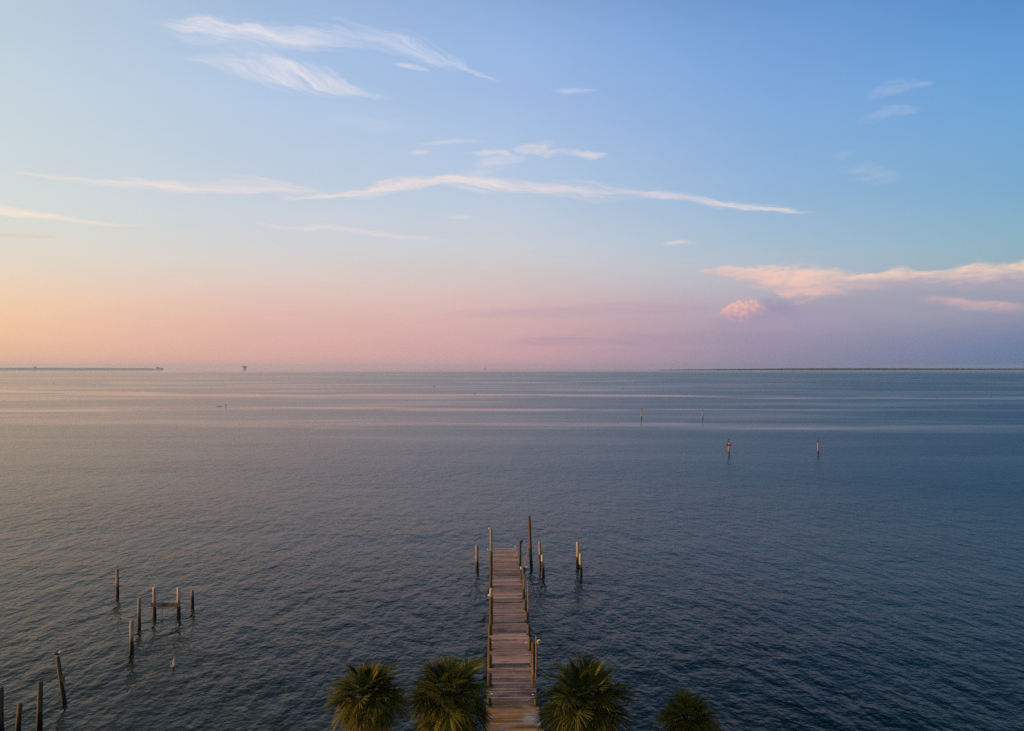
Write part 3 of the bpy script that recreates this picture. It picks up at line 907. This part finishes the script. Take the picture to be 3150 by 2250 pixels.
c = on(1638, 2046, deck_y(2112) - 0.03)
mb.box(c, (0.035, 0.03, 1.0))
mb.build("batten", M['pale_wood'], pier)
# rusty pipes
for (x0, y0), (x1, y1), yy, ext in (((1627.5, 1674), (1613.5, 1752), 56.5, 0.6), ((1623, 1787), (1624.5, 1882), 47.0, 0.5), ((1649.5, 1955), (1648.5, 2078), 36.5, 0.25)):
    a, b_ = on(x0, y0, yy), on(x1, y1, yy)
    b_ = b_ + (b_ - a).normalized() * ext
    mb = MB()
    mb.loft([b_, (a + b_) / 2 + Vector((0.01, 0, 0)), a], [0.033, 0.033, 0.033], 8)
    mb.build("rusty_pipe", M['rust'], pier, smooth=True)
# white tubes (rod holders) on the piles
def holder(pk, p0, p1, yy, rad=0.04):
    o = piles[pk][0]
    mb = MB()
    mb.loft([on(p0[0], p0[1], yy), on(p1[0], p1[1], yy)], [rad, rad], 8)
    ob = mb.build("rod_holder", M['white'], o, smooth=True)
    return ob
yR1, yR3 = piles[('r', 0)][1].y, piles[('r', 4)][1].y
holder(('r', 0), (1609.5, 1667.5), (1615, 1664), yR1)
holder(('r', 4), (1615.5, 1748), (1622, 1743), yR3)
holder(('r', 4), (1603.5, 1754), (1602.5, 1744), yR3)
holder(('r', 4), (1616, 1827), (1615.5, 1813), yR3, 0.035)
yL1, yL4 = piles[('l', 0)][1].y, piles[('l', 3)][1].y
holder(('l', 0), (1508, 1628), (1503.5, 1624.5), yL1)
holder(('l', 0), (1502, 1692), (1499, 1690), yL1, 0.045)
holder(('l', 3), (1507, 1832), (1501.5, 1830.5), yL4, 0.05)
# dark bracket on the right far pile
mb = MB()
c = on(1604.5, 1667, yR1 - 0.05)
mb.box(c, (0.16, 0.14, 0.28), Matrix.Rotation(R(20), 3, 'Y'))
mb.build("bracket", M['dark_timber'], piles[('r', 0)][0])
mb = MB()
c = on(1615.5, 1757, yR3 - 0.02)
mb.box(c, (0.07, 0.14, 0.5), Matrix.Rotation(R(10), 3, 'Y'))
mb.build("bracket", M['dark_timber'], piles[('r', 4)][0])
# floodlight on the near tall pile
pk = piles[('r', 10)][0]
fy = piles[('r', 10)][1].y - 0.05
fl = MB()
c = on(1657.5, 1974, fy)
rm = Matrix.Rotation(R(-25), 3, 'Y') @ Matrix.Rotation(R(20), 3, 'Z')
fl.box(c, (0.17, 0.12, 0.14), rm)
fl.bar(on(1645, 1981, fy), c + Vector((-0.05, 0, 0)), 0.025)
fo = fl.build("floodlight", M['pale_wood'], pk)
# (lens and arm are separate small meshes of the pile)
mb = MB()
mb.box(c + rm @ Vector((0, -0.068, 0)), (0.14, 0.012, 0.11), rm)
mb.build("floodlight_lens", M['glass'], pk)
# white shells on the deck
for px, py in ((1513, 2135), (1639.5, 2138), (1514.5, 1977), (1619, 1979)):
    p = at(px, py, ZD + 0.02)
    mb = MB()
    r = random.Random(px)
    mb.loft([p + Vector((-0.06, 0, 0)), p + Vector((-0.02, 0.01, 0.01)), p + Vector((0.05, 0, 0.01)), p + Vector((0.08, 0, 0))], [0.01, 0.035, 0.03, 0.008], 7, 0.3, r, flat=0.6)
    o = mb.build("shell", M['white'], origin=p)
    lab = {1513: "white shell on the brown planks at the pier's left edge near the palms", 1639.5: "white shell on the brown planks at the pier's right edge near the palms",
           1514.5: "tiny white shell at the left edge halfway along the pier", 1619: "tiny white shell at the right edge halfway along the pier"}[px]
    tag(o, lab, "shell", "white bits lying on the pier")

# ------------------------------------------------------------------ channel markers
GM = "channel marker posts far out in the water"
MARK = [((1973.5, 1291.5), (1973, 1261), 0.17, "leftmost far marker post with a dark bird on top"),
        ((2162, 1289.5), (2161.5, 1265), 0.17, "far marker post with a dark bird, right of the leftmost one"),
        ((2517, 1403), (2516, 1361), 0.16, "rightmost marker post with a dark bird, level with the red triangle")]
TOPS = []
for k, (b_, t_, rr, lab) in enumerate(MARK):
    b0 = at(*b_)
    t0 = on(t_[0], t_[1], b0.y)
    tag(pile_mesh(b0, t0, rr, 200 + k).build("marker_post", M['pile'], origin=b0, smooth=True), lab, "marker post", GM)
    TOPS.append(t0)
b0 = at(2242.5, 1403)
t0 = on(2241.5, 1360, b0.y)
mk = thing("channel_marker", b0, "red triangular channel marker board on a wooden post in the water", "channel marker")
pile_mesh(b0, t0, 0.15, 210).build("post", M['pile'], mk, smooth=True)
def tri(mb, cx, cy, apex, wpx, hpx, yy, th, mi=0):
    a = on(cx, apex, yy); l_ = on(cx - wpx / 2, apex + hpx, yy); r_ = on(cx + wpx / 2, apex + hpx, yy)
    d = Vector((0, th, 0))
    e = 0.08
    l2, r2_ = l_ + Vector((0, 0, e)), r_ + Vector((0, 0, e))
    a1, a2 = a + Vector((-e * 0.5, 0, 0)), a + Vector((e * 0.5, 0, 0))
    p = [a1, l2, l_ + Vector((e, 0, 0)), r_ - Vector((e, 0, 0)), r2_, a2]
    n = len(p)
    mb.add(p + [q + d for q in p], [tuple(range(n)), tuple(reversed(range(n, 2 * n)))] + [(i, i + n, (i + 1) % n + n, (i + 1) % n) for i in range(n)], mi)
mb = MB()
tri(mb, 2242, 0, 1357.5, 18.5, 15, b0.y - 0.20, 0.03)
mb.build("board", M['red'], mk)
mb = MB()
tri(mb, 2242.8, 0, 1361.5, 5.4, 5.5, b0.y - 0.222, 0.02)
mb.build("pale_patch", M['white'], mk)
mb = MB()
mb.box(on(2242, 1370, b0.y - 0.17), (0.5, 0.05, 0.10))
mb.build("bracket", M['dark_timber'], mk)
TOPS.append(on(2240.5, 1358, b0.y - 0.18))

# ------------------------------------------------------------------ birds
def cormorant(p, s, face, label):
    """upright perched dark bird: one lofted body from tail to bill, folded wings, legs"""
    p = Vector(p)
    t = thing("cormorant", p, label, "bird", "dark birds perched on the marker posts")
    def L(x, z, y=0):
        return p + Vector((x * face * s, y * s, z * s))
    b = MB()
    b.loft([L(-0.26, 0.00), L(-0.17, 0.07), L(-0.10, 0.16), L(-0.01, 0.29), L(0.06, 0.40), L(0.085, 0.50), L(0.07, 0.58), L(0.08, 0.63), L(0.12, 0.645), L(0.19, 0.635)],
           [0.03 * s, 0.06 * s, 0.11 * s, 0.125 * s, 0.085 * s, 0.045 * s, 0.038 * s, 0.046 * s, 0.036 * s, 0.012 * s], 9)
    b.build("body", M['bird_dark'], t, smooth=True)
    for sy in (-1, 1):
        w = MB()
        w.loft([L(0.05, 0.38, sy * 0.07), L(-0.03, 0.30, sy * 0.115), L(-0.13, 0.15, sy * 0.10), L(-0.22, 0.05, sy * 0.04)], [0.02 * s, 0.06 * s, 0.055 * s, 0.012 * s], 7)
        w.build("wing", M['bird_dark'], t, smooth=True)
        l = MB()
        l.loft([L(-0.03, 0.20, sy * 0.05), L(-0.01, 0.0, sy * 0.05), L(0.07, -0.005, sy * 0.06)], [0.02 * s, 0.014 * s, 0.012 * s], 5)
        l.build("leg", M['bird_dark'], t)
    return t
cormorant(TOPS[0] + Vector((0, 0, 0.02)), 1.05, 1, "dark upright bird perched on the leftmost far marker post")
cormorant(TOPS[1] + Vector((0, 0, 0.02)), 1.05, 1, "dark upright bird perched on the far post right of the leftmost marker")
cormorant(TOPS[2] + Vector((0, 0, 0.02)), 1.05, 1, "dark bird perched on the rightmost marker post")
cormorant(TOPS[3] + Vector((0, 0, 0.0)), 0.85, 1, "dark bird perched on top of the red triangle")

def gull(p, s=1.0):
    p = Vector(p)
    t = thing("gull", p, "brown backed gull with white head perched on the leaning piling", "bird")
    def L(x, z, y=0):
        return p + Vector((x * s, y * s, z * s))
    b = MB()
    b.loft([L(-0.25, 0.14), L(-0.14, 0.14), L(-0.04, 0.14), L(0.06, 0.17), L(0.11, 0.22)], [0.02 * s, 0.055 * s, 0.085 * s, 0.075 * s, 0.05 * s], 9)
    b.build("body", M['bird_brown'], t, smooth=True)
    h = MB()
    h.loft([L(0.09, 0.19), L(0.12, 0.24), L(0.145, 0.275), L(0.19, 0.265), L(0.245, 0.255)], [0.055 * s, 0.056 * s, 0.05 * s, 0.025 * s, 0.006 * s], 9)
    h.build("head", M['bird_white'], t, smooth=True)
    for sy in (-1, 1):
        w = MB()
        w.loft([L(0.06, 0.19, sy * 0.06), L(-0.06, 0.18, sy * 0.08), L(-0.2, 0.16, sy * 0.05), L(-0.33, 0.165, sy * 0.01)], [0.02 * s, 0.05 * s, 0.035 * s, 0.008 * s], 7)
        w.build("wing", M['bird_dark'], t, smooth=True)
    for sy in (-1, 1):
        l = MB()
        l.loft([L(0.0, 0.08, sy * 0.03), L(0.0, 0.0, sy * 0.03)], [0.009 * s, 0.008 * s], 5)
        l.build("leg", M['bill'], t)
gull(LEAN_TOP + Vector((-0.0, 0, 0.02)), 0.95)

def flyer(c, s, up_l, up_r, face, label, name="seabird"):
    """bird on the wing: body, two jointed wings raised by the given angles"""
    c = Vector(c)
    t = thing(name, c, label, "bird", "birds in flight low over the water")
    b = MB()
    b.loft([c + Vector((face * x * s, 0, z * s)) for x, z in ((-0.38, 0.0), (-0.25, 0.01), (-0.08, 0.0), (0.1, 0.01), (0.24, 0.05), (0.33, 0.06), (0.5, 0.04))],
           [0.02 * s, 0.06 * s, 0.11 * s, 0.11 * s, 0.055 * s, 0.05 * s, 0.01 * s], 8)
    b.build("body", M['bird_dark'], t, smooth=True)
    for sy, (up, upt) in ((-1, up_l), (1, up_r)):
        w = MB()
        e1 = Vector((-face * 0.05, sy * math.cos(R(up)) * 0.42, math.sin(R(up)) * 0.42)) * s
        e2 = e1 + Vector((-face * 0.22, sy * math.cos(R(upt)) * 0.5, math.sin(R(upt)) * 0.5)) * s
        rt = Vector((0, sy * 0.07, 0.04)) * s
        ch = Vector((face * 0.13, 0, 0)) * s
        th = Vector((0, 0, 0.025)) * s
        sec = [(c + rt, 1.0), (c + e1, 0.95), (c + e2, 0.22)]
        vs, fs = [], []
        for q, k in sec:
            vs += [q + ch * k, q + th * k, q - ch * k * 1.2, q - th * k]
        for i in range(2):
            for k in range(4):
                a, bq = i * 4 + k, i * 4 + (k + 1) % 4
                fs.append((a, bq, bq + 4, a + 4))
        fs += [(3, 2, 1, 0), (8, 9, 10, 11)]
        w.add(vs, fs)
        w.build("wing", M['bird_dark'], t, smooth=True)
    return t
def turn(o, yaw):
    o.rotation_euler = (0, 0, yaw)
turn(flyer(on(13, 1232, 300), 0.62, (35, 10), (35, 10), 1, "small dark bird flying low over the water at the left edge"), R(35))
turn(flyer(on(695, 1249, 335), 1.0, (62, 70), (68, 75), 1, "dark bird with both wings raised, just above the water left of centre"), R(25))
turn(flyer(on(1097.5, 1241, 330), 0.68, (25, -20), (30, 5), -1, "brownish bird gliding over the calm water, left of the pier"), R(55))

# wake ripple behind the bird with raised wings, modelled as a solid dark tube
mb = MB()
a, b_ = at(664, 1250.5), at(688, 1250.5)
b_.y = a.y
n = 14
pts = [a.lerp(b_, i / n) + Vector((0, 0, -0.05 + 0.02 * math.sin(i * 1.7))) for i in range(n + 1)]
mb.loft(pts, [0.06 + 0.14 * math.sin(math.pi * i / n) for i in range(n + 1)], 8, 0.3, random.Random(2))
o = tag(mb.build("wake", M['buoy'], origin=(a + b_) / 2, smooth=True), "low dark streak on the water behind the bird with raised wings", "wake")

# small dark floats
for px, py, lab in ((1335, 1190, "tiny dark float on the far water left of the middle slick"), (1461, 1211.5, "tiny dark float on the pale slick below the middle oil platform"),
                    (1916, 1196.5, "tiny dark float on the blue far water, above the leftmost marker post"), (166, 1179, "tiny dark float far out at the left above the upper pale slick")):
    p = at(px, py)
    k = p.y / 520.0
    mb = MB()
    mb.loft([p + Vector((0, 0, q * k)) for q in (-0.2, 0.0, 0.22, 0.42, 0.5, 0.9)], [0.2 * k, 0.36 * k, 0.38 * k, 0.2 * k, 0.05 * k, 0.04 * k], 10)
    tag(mb.build("float_buoy", M['buoy'], origin=p, smooth=True), lab, "buoy", "small dark floats far out")

# splash
sp = at(533, 2052)
mb = MB()
r = random.Random(4)
for k in range(22):
    a = r.uniform(0, 6.283)
    d = r.uniform(0.02, 0.22)
    hh = r.uniform(0.10, 0.45) * (1 - d * 1.8)
    p0 = sp + Vector((math.cos(a) * d * 0.5, math.sin(a) * d * 0.5, -0.02))
    p1 = sp + Vector((math.cos(a) * d, math.sin(a) * d, hh * 0.7))
    p2 = sp + Vector((math.cos(a) * d * 1.3, math.sin(a) * d * 1.3, hh))
    mb.loft([p0, p1, p2], [0.022, 0.016, 0.004], 5)
for k in range(7):
    x = r.uniform(-0.03, 0.05)
    hh = r.uniform(0.35, 0.85)
    mb.loft([sp + Vector((x, 0, 0)), sp + Vector((x * 1.2 + 0.02, 0, hh * 0.6)), sp + Vector((x + 0.06, 0, hh))], [0.03, 0.016, 0.004], 5)
for k in range(30):
    hh = r.uniform(0.2, 0.95)
    q = sp + Vector((r.gauss(0.05 * hh, 0.10), r.gauss(0, 0.08), hh))
    mb.loft([q, q + Vector((0, 0, 0.012)), q + Vector((0, 0, 0.024))], [0.004, 0.011, 0.004], 5)
mb.v = [tuple(sp + (Vector(q) - sp) * 0.78) for q in mb.v]
tag(mb.build("splash", M['foam'], origin=sp), "small pale water splash in front of the boat lift frame at left", "splash")

# ------------------------------------------------------------------ palms
def palm(px, py, yy, s, seed, label, nleaf=76, gz=1.22):
    r = random.Random(seed)
    heart = on(px, py, yy)
    base = Vector((heart.x + r.uniform(-0.1, 0.1), yy + r.uniform(-0.1, 0.1), gz - 0.1))
    t = thing("palm_tree", base, label, "palm", "fan palms along the shore in front of the pier")
    tr = MB()
    pts, rs = [], []
    n = 26
    for i in range(n + 1):
        u = i / n
        pts.append(base.lerp(heart - Vector((0, 0, 0.05)), u) + Vector((0.05 * math.sin(u * 3), 0, 0)))
        rs.append((0.17 if i % 2 else 0.15) * s * (1.15 if u < 0.1 else 1.0) * (1.15 if u > 0.8 else 1.0))
    tr.loft(pts, rs, 12, 0.12, r)
    tr.build("trunk", M['trunk'], t)
    live, dead, stems = MB(), MB(), MB()
    for k in range(nleaf):
        u = k / (nleaf - 1)
        th = R(86 - 142 * (u ** 0.92) + r.uniform(-7, 7))
        ph = k * 2.39996 + r.uniform(-0.25, 0.25)
        isdead = u > 0.90 or (u > 0.72 and r.random() < 0.35)
        Lp = r.uniform(0.42, 0.98) * s
        Lf = (0.86 + r.uniform(-0.08, 0.12)) * s * (0.8 if isdead else 1.0) * (0.9 if u < 0.08 else 1.0)
        out = Vector((math.cos(ph), math.sin(ph), 0))
        # arching leaf stalk
        p = heart + Vector((0, 0, 0.1 * s)) + out * 0.07 * s
        cur = th
        stalk = [p.copy()]
        for q in range(4):
            p = p + (out * math.cos(cur) + Vector((0, 0, 1)) * math.sin(cur)) * Lp / 4
            cur -= R(5 + 6 * max(0.0, math.cos(th)))
            stalk.append(p.copy())
        f = (out * math.cos(cur) + Vector((0, 0, 1)) * math.sin(cur)).normalized()
        side = f.cross(Vector((0, 0, 1)))
        if side.length < 0.1:
            side = Vector((-math.sin(ph), math.cos(ph), 0))
        side.normalize()
        up = side.cross(f).normalized()
        tw = r.uniform(-0.35, 0.35)
        side, up = side * math.cos(tw) + up * math.sin(tw), up * math.cos(tw) - side * math.sin(tw)
        stems.loft(stalk, [0.022 * s, 0.018 * s, 0.015 * s, 0.013 * s, 0.010 * s], 5, tone=(0.05, 0.06, 0.014))
        ns = 46
        spread = R(118) if u > 0.06 else R(26)
        base_t = Vector((0.056, 0.062, 0.004)) if not isdead else Vector((0.34, 0.15, 0.03))
        base_t = base_t * math.exp(r.gauss(0, 0.28))
        if not isdead and r.random() < 0.25:
            base_t = base_t.lerp(Vector((0.14, 0.125, 0.008)), 0.6)
        mbx = dead if isdead else live
        for j in range(ns):
            al = (j / (ns - 1) * 2 - 1)
            ang = al * spread + r.gauss(0, 0.03)
            ln = Lf * (1.0 - 0.42 * abs(al) ** 1.6) * r.uniform(0.88, 1.08)
            st_ = p + f * Lf * 0.16 * (1 - abs(al))
            d = (f * math.cos(ang) + side * math.sin(ang) + up * (0.30 * abs(math.sin(ang)))).normalized()
            wdir = d.cross(up).normalized()
            wdir = (wdir + up * r.choice((-0.45, 0.45))).normalized()
            droop = (0.10 + 0.16 * max(0, -math.sin(th)) + r.uniform(0, 0.16)) * (1.5 if isdead else 1.0)
            P = []
            for e, tt in enumerate((0.0, 0.4, 0.72, 1.0)):
                q = st_ + d * ln * tt + Vector((0, 0, -1)) * droop * ln * tt ** 2.4
                P.append(q)
            ws = (0.008, 0.022, 0.016, 0.002)
            vs = []
            for q, w_ in zip(P, ws):
                vs += [q - wdir * w_ * s, q + wdir * w_ * s]
            tcol = base_t * math.exp(r.gauss(0, 0.15))
            tip = tcol.lerp(Vector((0.20, 0.14, 0.035)), 0.35 if not isdead else 0.2)
            mbx.add(vs[:4], [(0, 1, 3, 2)], 0, tuple(tcol))
            mbx.add(vs[2:6], [(0, 1, 3, 2)], 0, tuple(tcol))
            mbx.add(vs[4:8], [(0, 1, 3, 2)], 0, tuple(tip))
    live.build("fronds", M['frond'], t)
    dead.build("dead_fronds", M['frond'], t)
    stems.build("leaf_stalks", M['frond'], t)
palm(1134, 2150, 28.6, 0.98, 21, "leftmost fan palm, its lower left fronds dead and orange")
palm(1383, 2158, 28.2, 1.12, 22, "big dark green fan palm touching the left side of the pier")
palm(1797, 2172, 28.4, 1.18, 23, "bushy fan palm with a rounded yellow-green top, right of the pier")
palm(2118, 2232, 29.0, 0.85, 24, "rightmost and lowest fan palm, only its top in view")

# ------------------------------------------------------------------ haze
mb = MB()
mb.box((0, 0, 44.5), (33500, 33500, 91))
hz = bpy.data.materials.new("haze_air")
hz.use_nodes = True
t = hz.node_tree
t.nodes.clear()
ho = t.nodes.new('ShaderNodeOutputMaterial')
hv = t.nodes.new('ShaderNodeVolumePrincipled')
hv.inputs['Color'].default_value = (0.52, 0.70, 1.0, 1)
hv.inputs['Density'].default_value = 0.000045
hv.inputs['Anisotropy'].default_value = 0.2
t.links.new(hv.outputs[0], ho.inputs['Volume'])
o = mb.build("haze", hz)
o['kind'] = 'stuff'

for o in bpy.data.objects:
    if '_o' in o:
        del o['_o']
